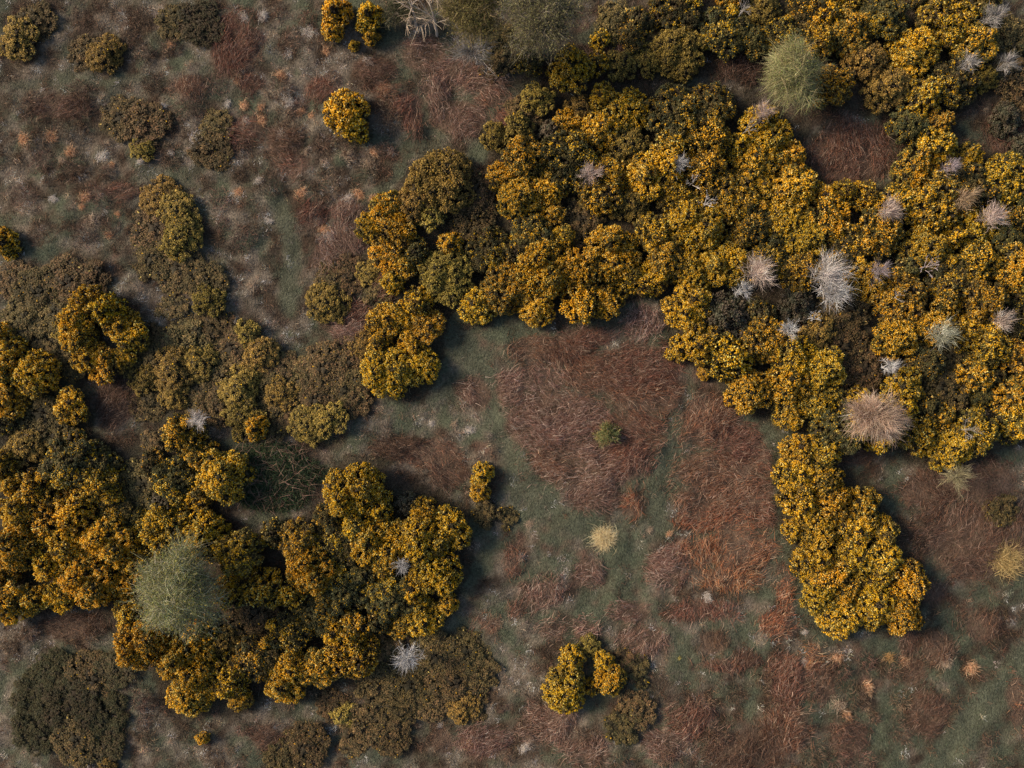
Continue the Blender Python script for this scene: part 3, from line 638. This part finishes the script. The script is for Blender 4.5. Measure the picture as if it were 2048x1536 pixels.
def bare_shrub(px, py, r, colr, label, lean=0.0, seed=0, nst=10, sub=(7, 5), spread=1.15, name='bare_shrub', cat='shrub', tree=None, rad=.019, group='leafless shrubs', up=.25):
    rm = r * S; H = rm * 1.3
    zc = H * .5 + 1.15
    x, y = p2w(px, py, zc)
    v = Vector((px - 1024, 768 - py)).normalized() * lean
    root = obj(name, None, loc=(x, y, float(height(x, y)) - .05)); root.empty_display_size = .2
    tag(root, label, cat, group)
    tr = tree if tree else (1.3 if r < 60 else .6)
    gens = grow(seed, H, spread, nst, sub, (v.x, v.y), rad=rad, trunk=tr, upturn=up)
    c = np.array(colr)
    rng = np.random.default_rng(seed + 5)
    # short trunk below the fork
    t = np.linspace(0, 1, 4)
    b = Bag(); Pt = np.stack([0 * t, 0 * t, -.1 + (tr + .12) * t], -1)[None] + rng.normal(0, .02, (1, 4, 3))
    b.add(*tubes(Pt, (rad * 2.2 * (1 - .3 * t))[None], c[None] * .8, 6)); obj('trunk', b.mesh('trunk', True), M_BARE, root)
    if len(gens[0][0]) <= 14:
        for k in range(len(gens[0][0])):
            b = Bag(); b.add(*tubes(gens[0][0][k:k + 1], gens[0][1][k:k + 1], tint(c, 1, .1, rng), 5)); obj('branch', b.mesh('branch', True), M_BARE, root)
    else:
        b = Bag(); b.add(*tubes(gens[0][0], gens[0][1], tint(c, len(gens[0][0]), .1, rng), 4)); obj('branches', b.mesh('branches', True), M_BARE, root)
    b = Bag()
    for g, rr in gens[1:]: b.add(*tubes(g, np.maximum(rr, .006), tint(c * 1.08, len(g), .15, rng), 3))
    obj('twigs', b.mesh('twigs'), M_TWIG, root)['kind'] = 'stuff'
    return root, gens
WHITE = (.60, .55, .53); PINK = (.58, .46, .41); SILV = (.55, .54, .55); MAUVE = (.44, .37, .39); GREY = (.33, .31, .30)
SHRUBS = [
    (1180,347,26,PINK,'pinkish-white starry bare shrub amid gorse, left one of a pair',.25,12,(5,3)),
    (1358,324,22,SILV,'white spiky bare shrub in the middle of the gorse thicket',.2,10,(4,3)),
    (1412,408,17,WHITE,'small white dead shrub above bright gorse in mid thicket',.3,7,(4,2)),
    (1526,222,25,PINK,'mauve-pink rounded twiggy shrub near the thicket top edge',.2,16,(5,3)),
    (1495,258,18,GREY,'thin grey dead branches below the mauve-pink twiggy shrub',.5,4,(4,2)),
    (1520,545,36,PINK,'pinkish bare shrub, larger crown of the two-crowned pair',.45,16,(7,4)),
    (1487,580,20,SILV,'small grey bare shrub, lower-left crown of the two-crowned pair',.1,9,(4,3)),
    (1655,545,38,WHITE,'large silvery bare shrub with dense spreading twigs in the thicket',.35,16,(7,4)),
    (1668,585,34,SILV,'grey thin-twigged shrub just under the large silvery shrub',.1,12,(5,3)),
    (1757,543,24,MAUVE,'purple-grey bare shrub right of the large silvery shrub',.3,9,(6,3)),
    (1850,535,18,MAUVE,'dim purplish bare shrub among gorse near the right edge',.3,7,(4,3)),
    (1625,636,14,SILV,'tiny silvery star-shaped shrub in the brown gap',.1,7,(4,2)),
    (1578,660,21,SILV,'small silver bare shrub with straight spokes by sparse gorse',-.1,9,(4,2)),
    (1885,672,32,(.46,.46,.36),'green-tinged white bare shrub below bright gorse at right',.3,12,(6,3)),
    (2003,640,24,PINK,'pinkish bare shrub close to the right edge below the thicket middle',.3,10,(4,3)),
    (1783,735,20,SILV,'small white slanting bare shrub above the salmon twiggy shrub',.4,7,(4,2)),
    (1780,420,28,PINK,'fan-shaped pinkish bare shrub right of the bracken hollow',.55,14,(5,3)),
    (1938,390,26,(.42,.30,.20),'brownish bare shrub with withered orange top near right edge',.4,12,(5,3)),
    (1995,432,30,PINK,'slanting pink bare shrub fanning up right at the right edge',.6,14,(5,3)),
    (390,838,24,WHITE,'white branching bare shrub beside olive gorse left of centre',-.1,9,(5,2)),
    (802,1134,20,SILV,'small grey bare shrub poking from the lower-left gorse thicket',.2,7,(4,3)),
    (812,1324,30,SILV,'spidery pale bare shrub standing in brown-olive scrub',.1,11,(5,3)),
    (948,94,46,GREY,'spreading grey bare shrub under the top trees',.35,16,(6,4)),
    (1915,955,30,(.30,.26,.16),'thin yellowish bare shrub under the lowest right gorse',.2,8,(5,3)),
    (1995,25,26,GREY,'dim grey bare shrub in the top right corner',.6,7,(4,3)),
    (1945,118,22,GREY,'dark grey bare shrub in the top-right gorse shade',.5,7,(4,3)),
    (2025,120,22,GREY,'dim bare shrub at the right edge near the top corner',.5,7,(4,3)),
    (1790,595,14,GREY,'few thin dead grey sticks between gorse right of silvery shrub',.4,5,(4,2)),
    (1910,330,22,MAUVE,'faint grey bare shrub above the right-edge gorse',.4,8,(4,3)),
    (1385,365,13,WHITE,'tiny white dead twigs above the small white dead shrub',.3,5,(4,2)),
    (1930,860,18,GREY,'small grey bare shrub low in the right-hand gorse',.3,7,(4,2)),
    (1485,22,18,GREY,'thin pale sticks among gorse at the top edge',.6,6,(4,2)),
]
# two slim leafless trees at the top
for k, (px, py, hgt, lab) in enumerate([(831,48,3.9,'slim white-barked bare tree, left of the two at the top edge'), (873,66,4.6,'taller white-barked bare tree with upright limbs at the top edge')]):
    x, y = p2w(px, py, .2)
    root = obj('bare_tree', None, loc=(x, y, float(height(x, y)) - .05)); root.empty_display_size = .2
    tag(root, lab, 'tree', 'leafless trees')
    t = np.linspace(0, 1, 8); rng = np.random.default_rng(70 + k)
    Pt = np.stack([.05 * np.sin(t * 5), -.05 * np.cos(t * 4), -.1 + hgt * .95 * t], -1)
    b = Bag(); b.add(*tubes(Pt[None], (.075 * (1 - .8 * t))[None], np.array([(.52,.45,.38)]), 7)); obj('trunk', b.mesh('trunk', True), M_BARE, root)
    nb = 11; s = rng.uniform(.28, .95, nb); f = s * 7; i0 = np.minimum(f.astype(int), 6)
    P0 = Pt[i0] * (1 - (f - i0))[:, None] + Pt[i0 + 1] * (f - i0)[:, None]
    aa = np.arange(nb) * 2.4 + rng.normal(0, .3, nb); ee = rng.uniform(.5, 1.1, nb)
    D = np.stack([np.cos(aa) * np.cos(ee), np.sin(aa) * np.cos(ee), np.sin(ee)], -1); Lb = hgt * rng.uniform(.22, .42, nb) * (1.15 - .5 * s)
    tw = Bag()
    for q in range(nb):
        tt = np.linspace(0, 1, 6); P = P0[q] + D[q] * (Lb[q] * tt)[:, None] + np.cumsum(rng.normal(0, .035, (6, 3)), 0) * tt[:, None]
        b = Bag(); b.add(*tubes(P[None], (.032 * (1 - .7 * tt))[None], tint((.50,.42,.35), 1, .1, rng), 4)); obj('branch', b.mesh('branch', True), M_BARE, root)
        m = 16; ss = rng.integers(1, 6, m); Pq = P[ss]; Dq = norm(D[q] + rand_dirs(m, rng=rng) * .9); Lq = Lb[q] * rng.uniform(.2, .5, m)
        Ptw = Pq[:, None] + Dq[:, None] * (Lq[:, None] * tt)[..., None] + np.cumsum(rng.normal(0, .02, (m, 6, 3)), 1) * tt[None, :, None]
        tw.add(*tubes(Ptw, np.broadcast_to(.011 * (1 - .5 * tt), (m, 6)), tint((.46,.36,.28), m, .2, rng), 3))
    obj('twigs', tw.mesh('twigs'), M_TWIG, root)['kind'] = 'stuff'

def twiggy_tree(name, px, py, r, hgt, twig_cols, leaf_cols, ntw, nleaf, label, cat, seed, trunk_col=(.2,.17,.13), squash=.8, tl=(.35,.8), leafsize=.035, arch=.45, up=.35, radial=.55, inner=.4, tw=.016, lean=(0, 0), group=None, limb=.05, spread_=(.62, 1.08)):
    """round crown built from limbs, thousands of arching twigs and small young leaves"""
    rng = np.random.default_rng(seed); R = r * S
    zc = hgt - R * squash * .75
    x, y = p2w(px, py, zc + R * .2)
    root = obj(name, None, loc=(x, y, float(height(x, y)) - .06)); root.empty_display_size = .3
    tag(root, label, cat, group)
    t = np.linspace(0, 1, 6)
    b = Bag(); b.add(*tubes((np.stack([.06 * np.sin(t * 3), .05 * t, -.1 + zc * .6 * t], -1))[None], (limb * 2.6 * (1 - .35 * t))[None], np.array([trunk_col]), 8)); obj('trunk', b.mesh('trunk', True), M_BARE, root)
    nlimb = 12; aa = np.arange(nlimb) * 2.4; ee = rng.uniform(.15, 1.3, nlimb)
    for q in range(nlimb):
        d = np.array([math.cos(aa[q]) * math.cos(ee[q]), math.sin(aa[q]) * math.cos(ee[q]), math.sin(ee[q]) * squash])
        p0 = np.array([0, 0, zc * rng.uniform(.4, .55)]); p1 = np.array([0, 0, zc]) + d * R * .75
        P = p0 + (p1 - p0) * t[:, None] + np.cumsum(rng.normal(0, .04, (6, 3)), 0) * t[:, None]
        b = Bag(); b.add(*tubes(P[None], (limb * (1 - .75 * t))[None], tint(trunk_col, 1, .1, rng), 5)); obj('limb', b.mesh('limb', True), M_BARE, root)
    nsp = max(24, int(90 * R)) if nleaf else max(16, int(34 * R)); spd = rand_dirs(nsp, -.3, 1, rng); spr = rng.uniform(*spread_, nsp); spc = np.exp(rng.normal(0, .3, nsp))
    q_ = rng.integers(0, nsp, ntw); d = norm(spd[q_] + rand_dirs(ntw, rng=rng) * .22)
    lump = .55 + .72 * vnoise(d[:, 0] * 2.3 + seed, d[:, 1] * 2.3 + d[:, 2] * 1.7, 3)
    rad_ = R * lump * rng.uniform(inner, .92, ntw) * spr[q_]
    P0 = np.array([0, 0, zc]) + d * rad_[:, None] * np.array([1, 1, squash])
    D = norm(d * np.array([1, 1, .5]) * radial + rand_dirs(ntw, rng=rng) * .7 + np.array([lean[0], lean[1], up]))
    L = R * rng.uniform(tl[0], tl[1], ntw) * .5
    cl = tint(pick(twig_cols, ntw, rng) * spc[q_][:, None], ntw, .22, rng)
    V, F, C = ribbons(P0, D, L, tw, cl, 3 if nleaf == 0 and r > 50 else 2, arch, .25, rng)
    obj('crown_twigs', make_mesh('crown_twigs', V, F, C), M_TWIG, root)
    if nleaf:
        q = rng.integers(0, ntw, nleaf); tt = rng.uniform(.15, 1, nleaf)
        P = P0[q] + D[q] * (L[q] * tt)[:, None]; P[:, 2] -= arch * L[q] * tt ** 2
        P += rng.normal(0, .025, P.shape)
        nd = rand_dirs(nleaf, -.2, 1, rng)
        V, F, C = ribbons(P, nd, rng.uniform(.7, 1.4, nleaf) * leafsize * 2, leafsize, tint(pick(leaf_cols, nleaf, rng), nleaf, .22, rng), 1, 0, 0, rng)
        obj('leaves', make_mesh('leaves', V, F, C), M_LEAF, root)
    return root
for k, (px, py, r, c, lab, ln, nst, sub) in enumerate(SHRUBS):
    if r >= 20:      # dense fuzzy dome of fine twigs on a few limbs
        c = np.array(c); v = Vector((px - 1024, 768 - py)).normalized() * ln * .8
        twiggy_tree('bare_shrub', px, py, r * 1.12, 1.5 + r * S * .75, [c * .95, c * .78, c * 1.12, c * .6], [], int(80 + 1150 * (r * S) ** 2), 0, lab, 'shrub', 1400 + k, tuple(c * .75), .75, (.6, 1.15), arch=.12, up=.45, radial=.8, inner=.12, tw=.014, lean=(v.x, v.y), group='leafless shrubs', limb=.02, spread_=(.35, 1.15))
    else: bare_shrub(px, py, r, c, lab, ln, 400 + k * 11, nst, sub, rad=.015)
twiggy_tree('willow_tree', 348, 1186, 92, 3.7, [(.22,.24,.14),(.26,.25,.17),(.17,.20,.12),(.32,.30,.22)], [(.26,.28,.07),(.36,.34,.09),(.17,.22,.07),(.30,.28,.14),(.40,.36,.16)], 8000, 14000, 'big pale grey-green willow with a round feathery crown at lower left', 'tree', 21, leafsize=.042)
twiggy_tree('willow_shrub', 1593, 142, 62, 3.3, [(.31,.29,.15),(.26,.26,.13),(.20,.22,.10),(.38,.32,.17)], [(.32,.33,.10),(.24,.28,.08)], 7000, 5000, 'feathery yellow-green willow shrub among gorse at upper right', 'shrub', 22, (.3,.26,.16), .9, (.5,1.0), .025)
twiggy_tree('twiggy_shrub', 1750, 832, 56, 2.5, [(.52,.38,.30),(.46,.32,.25),(.60,.47,.38),(.38,.27,.21)], [], 4200, 0, 'round salmon-pink shrub of dense fine twigs in the right thicket', 'shrub', 27, (.3,.22,.16), .8, (.6,1.1), arch=.15, up=.5, radial=.9)
twiggy_tree('olive_tree', 948, 22, 62, 4.2, [(.15,.12,.06),(.19,.14,.07),(.12,.10,.05)], [(.20,.17,.05),(.16,.15,.05),(.24,.19,.07)], 5000, 11000, 'brownish-olive leafing tree at the top edge beside bare trees', 'tree', 23)
twiggy_tree('olive_tree', 1084, 24, 76, 4.6, [(.17,.15,.11),(.20,.18,.14),(.13,.12,.08)], [(.24,.22,.09),(.18,.18,.08),(.30,.26,.12),(.15,.15,.07)], 6000, 14000, 'big grey-olive leafing tree at the top edge', 'tree', 24)
twiggy_tree('green_bush', 1214, 866, 27, .9, [(.13,.16,.07),(.20,.19,.08),(.36,.25,.10)], [(.12,.16,.06),(.16,.19,.07),(.26,.22,.09)], 1500, 1800, 'small green bush alone in the middle of the red bracken', 'bush', 25, squash=.9, leafsize=.03)
twiggy_tree('dark_scrub', 800, 15, 40, 1.6, [(.09,.08,.05),(.12,.10,.06)], [(.08,.09,.04),(.07,.08,.045)], 2200, 2500, 'dim dark green scrub left of the top bare trees', 'bush', 26)
# bramble patch: low arching green canes
rng = np.random.default_rng(77); n = 6500
a = rng.uniform(0, 6.28, n); rr = np.sqrt(rng.random(n)); cx, cy = p2w(545, 950, .3)
x = cx + rr * np.cos(a) * 95 * S * (.8 + .4 * vnoise(np.cos(a) * 2, np.sin(a) * 2, 4)); y = cy + rr * np.sin(a) * 68 * S * (.8 + .4 * vnoise(np.cos(a) * 2, np.sin(a) * 2, 5))
P = np.stack([x, y, height(x, y) + .45 * (1 - rr ** 2) * rng.random(n)], -1)
root = obj('bramble_patch', None, loc=(cx, cy, 0)); tag(root, 'dark green bramble and rush patch between the left gorse thickets', 'bramble')
P -= np.array([cx, cy, 0])
V, F, C = ribbons(P, rand_dirs(n, .1, .9, rng), rng.uniform(.2, .5, n), .03, tint(pick([(.05,.095,.04),(.06,.10,.05),(.09,.11,.06),(.04,.07,.035)], n, rng), n, .2, rng), 2, .4, .3, rng)
obj('leaves', make_mesh('leaves', V, F, C), M_LEAF, root)
n2 = 500; q = rng.integers(0, n, n2)
V, F, C = ribbons(P[q] + np.array([0, 0, .15]), rand_dirs(n2, -.1, .4, rng), rng.uniform(.4, .9, n2), .02, tint((.26,.17,.12), n2, .25, rng), 3, .3, .3, rng)
obj('dead_canes', make_mesh('dead_canes', V, F, C), M_TWIG, root)

# ------------------------------------------------------------------ standout grass tussocks
def tussock_mesh(seed, R, n, cols, curl=.5, zmin=.25):
    rng = np.random.default_rng(seed); d = norm(rand_dirs(n, zmin, .98, rng) + np.append(rng.normal(0, .45, 2), 0))
    P = np.stack([rng.normal(0, R * .3, n), rng.normal(0, R * .3, n), np.zeros(n)], -1)
    cl = tint(pick(cols, n, rng), n, .16, rng)
    V, F, C = ribbons(P, d, R * rng.uniform(.3, 1.1, n), .018, cl, 3, curl, .35, rng)
    return make_mesh('tussock', V, F, C)
TM = {c: [tussock_mesh(500 + i * 7 + j, .40, 260, cols) for j in range(5)] for i, (c, cols) in enumerate({
    'orange': [(.68,.42,.25),(.60,.34,.19),(.74,.52,.35)], 'white': [(.68,.62,.57),(.60,.56,.53),(.75,.66,.58)], 'buff': [(.60,.46,.34),(.52,.40,.30),(.44,.36,.27)]}.items())}
TUSS = [(575,100,'white'),(560,150,'orange'),(520,210,'orange'),(518,238,'orange'),(575,200,'white'),(600,220,'orange'),(618,228,'orange'),(560,270,'white'),(610,300,'buff'),(770,180,'orange'),(772,235,'orange'),(745,300,'orange'),(780,300,'white'),(740,330,'buff'),(716,385,'orange'),(745,395,'orange'),(695,395,'white'),
    (340,80,'orange'),(485,30,'white'),(520,30,'white'),(470,155,'orange'),(480,205,'orange'),(450,200,'white'),(488,235,'white'),(95,270,'orange'),(40,275,'orange'),(130,300,'orange'),(215,325,'orange'),(155,260,'buff'),(115,315,'buff'),(165,395,'orange'),(160,410,'orange'),(100,395,'white'),(215,470,'orange'),(230,425,'orange'),(180,440,'buff'),(195,310,'white'),(320,210,'white'),
    (600,385,'orange'),(475,380,'orange'),(515,360,'white'),(645,460,'orange'),(655,470,'white'),(630,440,'buff'),(690,310,'buff'),(535,440,'white'),(410,690,'buff'),(465,645,'white'),(340,628,'white'),(500,570,'buff'),(905,850,'buff'),(940,860,'white'),(1610,1325,'white'),(1618,1335,'orange'),(1677,1315,'orange'),(1738,1380,'orange'),(1695,1430,'orange'),(1680,1410,'buff'),(1610,1265,'white'),(1950,1340,'orange'),(1815,1330,'orange'),(1895,1325,'buff'),
    (1060,1050,'buff'),(1300,1060,'buff'),(1340,1070,'orange'),(1000,1345,'buff'),(935,1495,'orange'),(880,1460,'white'),(1050,1500,'white'),(1185,1470,'buff'),(1415,1195,'white'),(1330,1460,'buff'),(860,850,'white'),(735,120,'white'),(650,100,'orange'),(615,60,'white'),(385,275,'white'),(335,300,'white'),(275,320,'white')]
TL = {'orange': 'orange-buff', 'white': 'bleached white', 'buff': 'buff'}
tlabs = auto_labels([(t[0], t[1]) for t in TUSS], 'grass tussock', [TL[t[2]] for t in TUSS])
for (px, py, c), lab in zip(TUSS, tlabs):
    x, y = p2w(px, py, .15)
    o = obj('grass_tussock', random.choice(TM[c]), M_GRASS, loc=(x, y, float(height(x, y))))
    o.rotation_euler = (0, 0, random.uniform(0, 6.28)); f = random.uniform(.55, 1.2); o.scale = (f, f * random.uniform(.7, 1.1), f)
    tag(o, lab, 'tussock', 'grass tussocks')
for px, py, R, n, cols, lab in [(1213,1080,.68,2200,[(.72,.60,.36),(.66,.53,.30),(.78,.68,.46)],'straw-yellow grass tussock alone in the lower clearing'),
                               (2015,1120,1.0,1300,[(.62,.47,.22),(.54,.40,.18),(.46,.35,.16)],'yellow tufted grass clump at the right edge beside dark bracken'),
                               (1785,1320,.4,150,[(.45,.28,.12)],'orange-yellow grass tuft below the gorse island'),(1360,1321,.14,60,[(.45,.38,.12)],'tiny yellow round tuft in the bottom green clearing')]:
    x, y = p2w(px, py, .3)
    tag(obj('grass_tussock', tussock_mesh(int(px), R, n, cols, .45, .2), M_GRASS, loc=(x, y, float(height(x, y)))), lab, 'tussock', 'grass tussocks')
print('BUSHES', len(BUSHES), {k: sum(b[3] == k for b in BUSHES) for k in KINDS})
print('TRIS', sum(sum(len(p.vertices) - 2 for p in m.polygons[:1]) * len(m.polygons) for m in bpy.data.meshes))
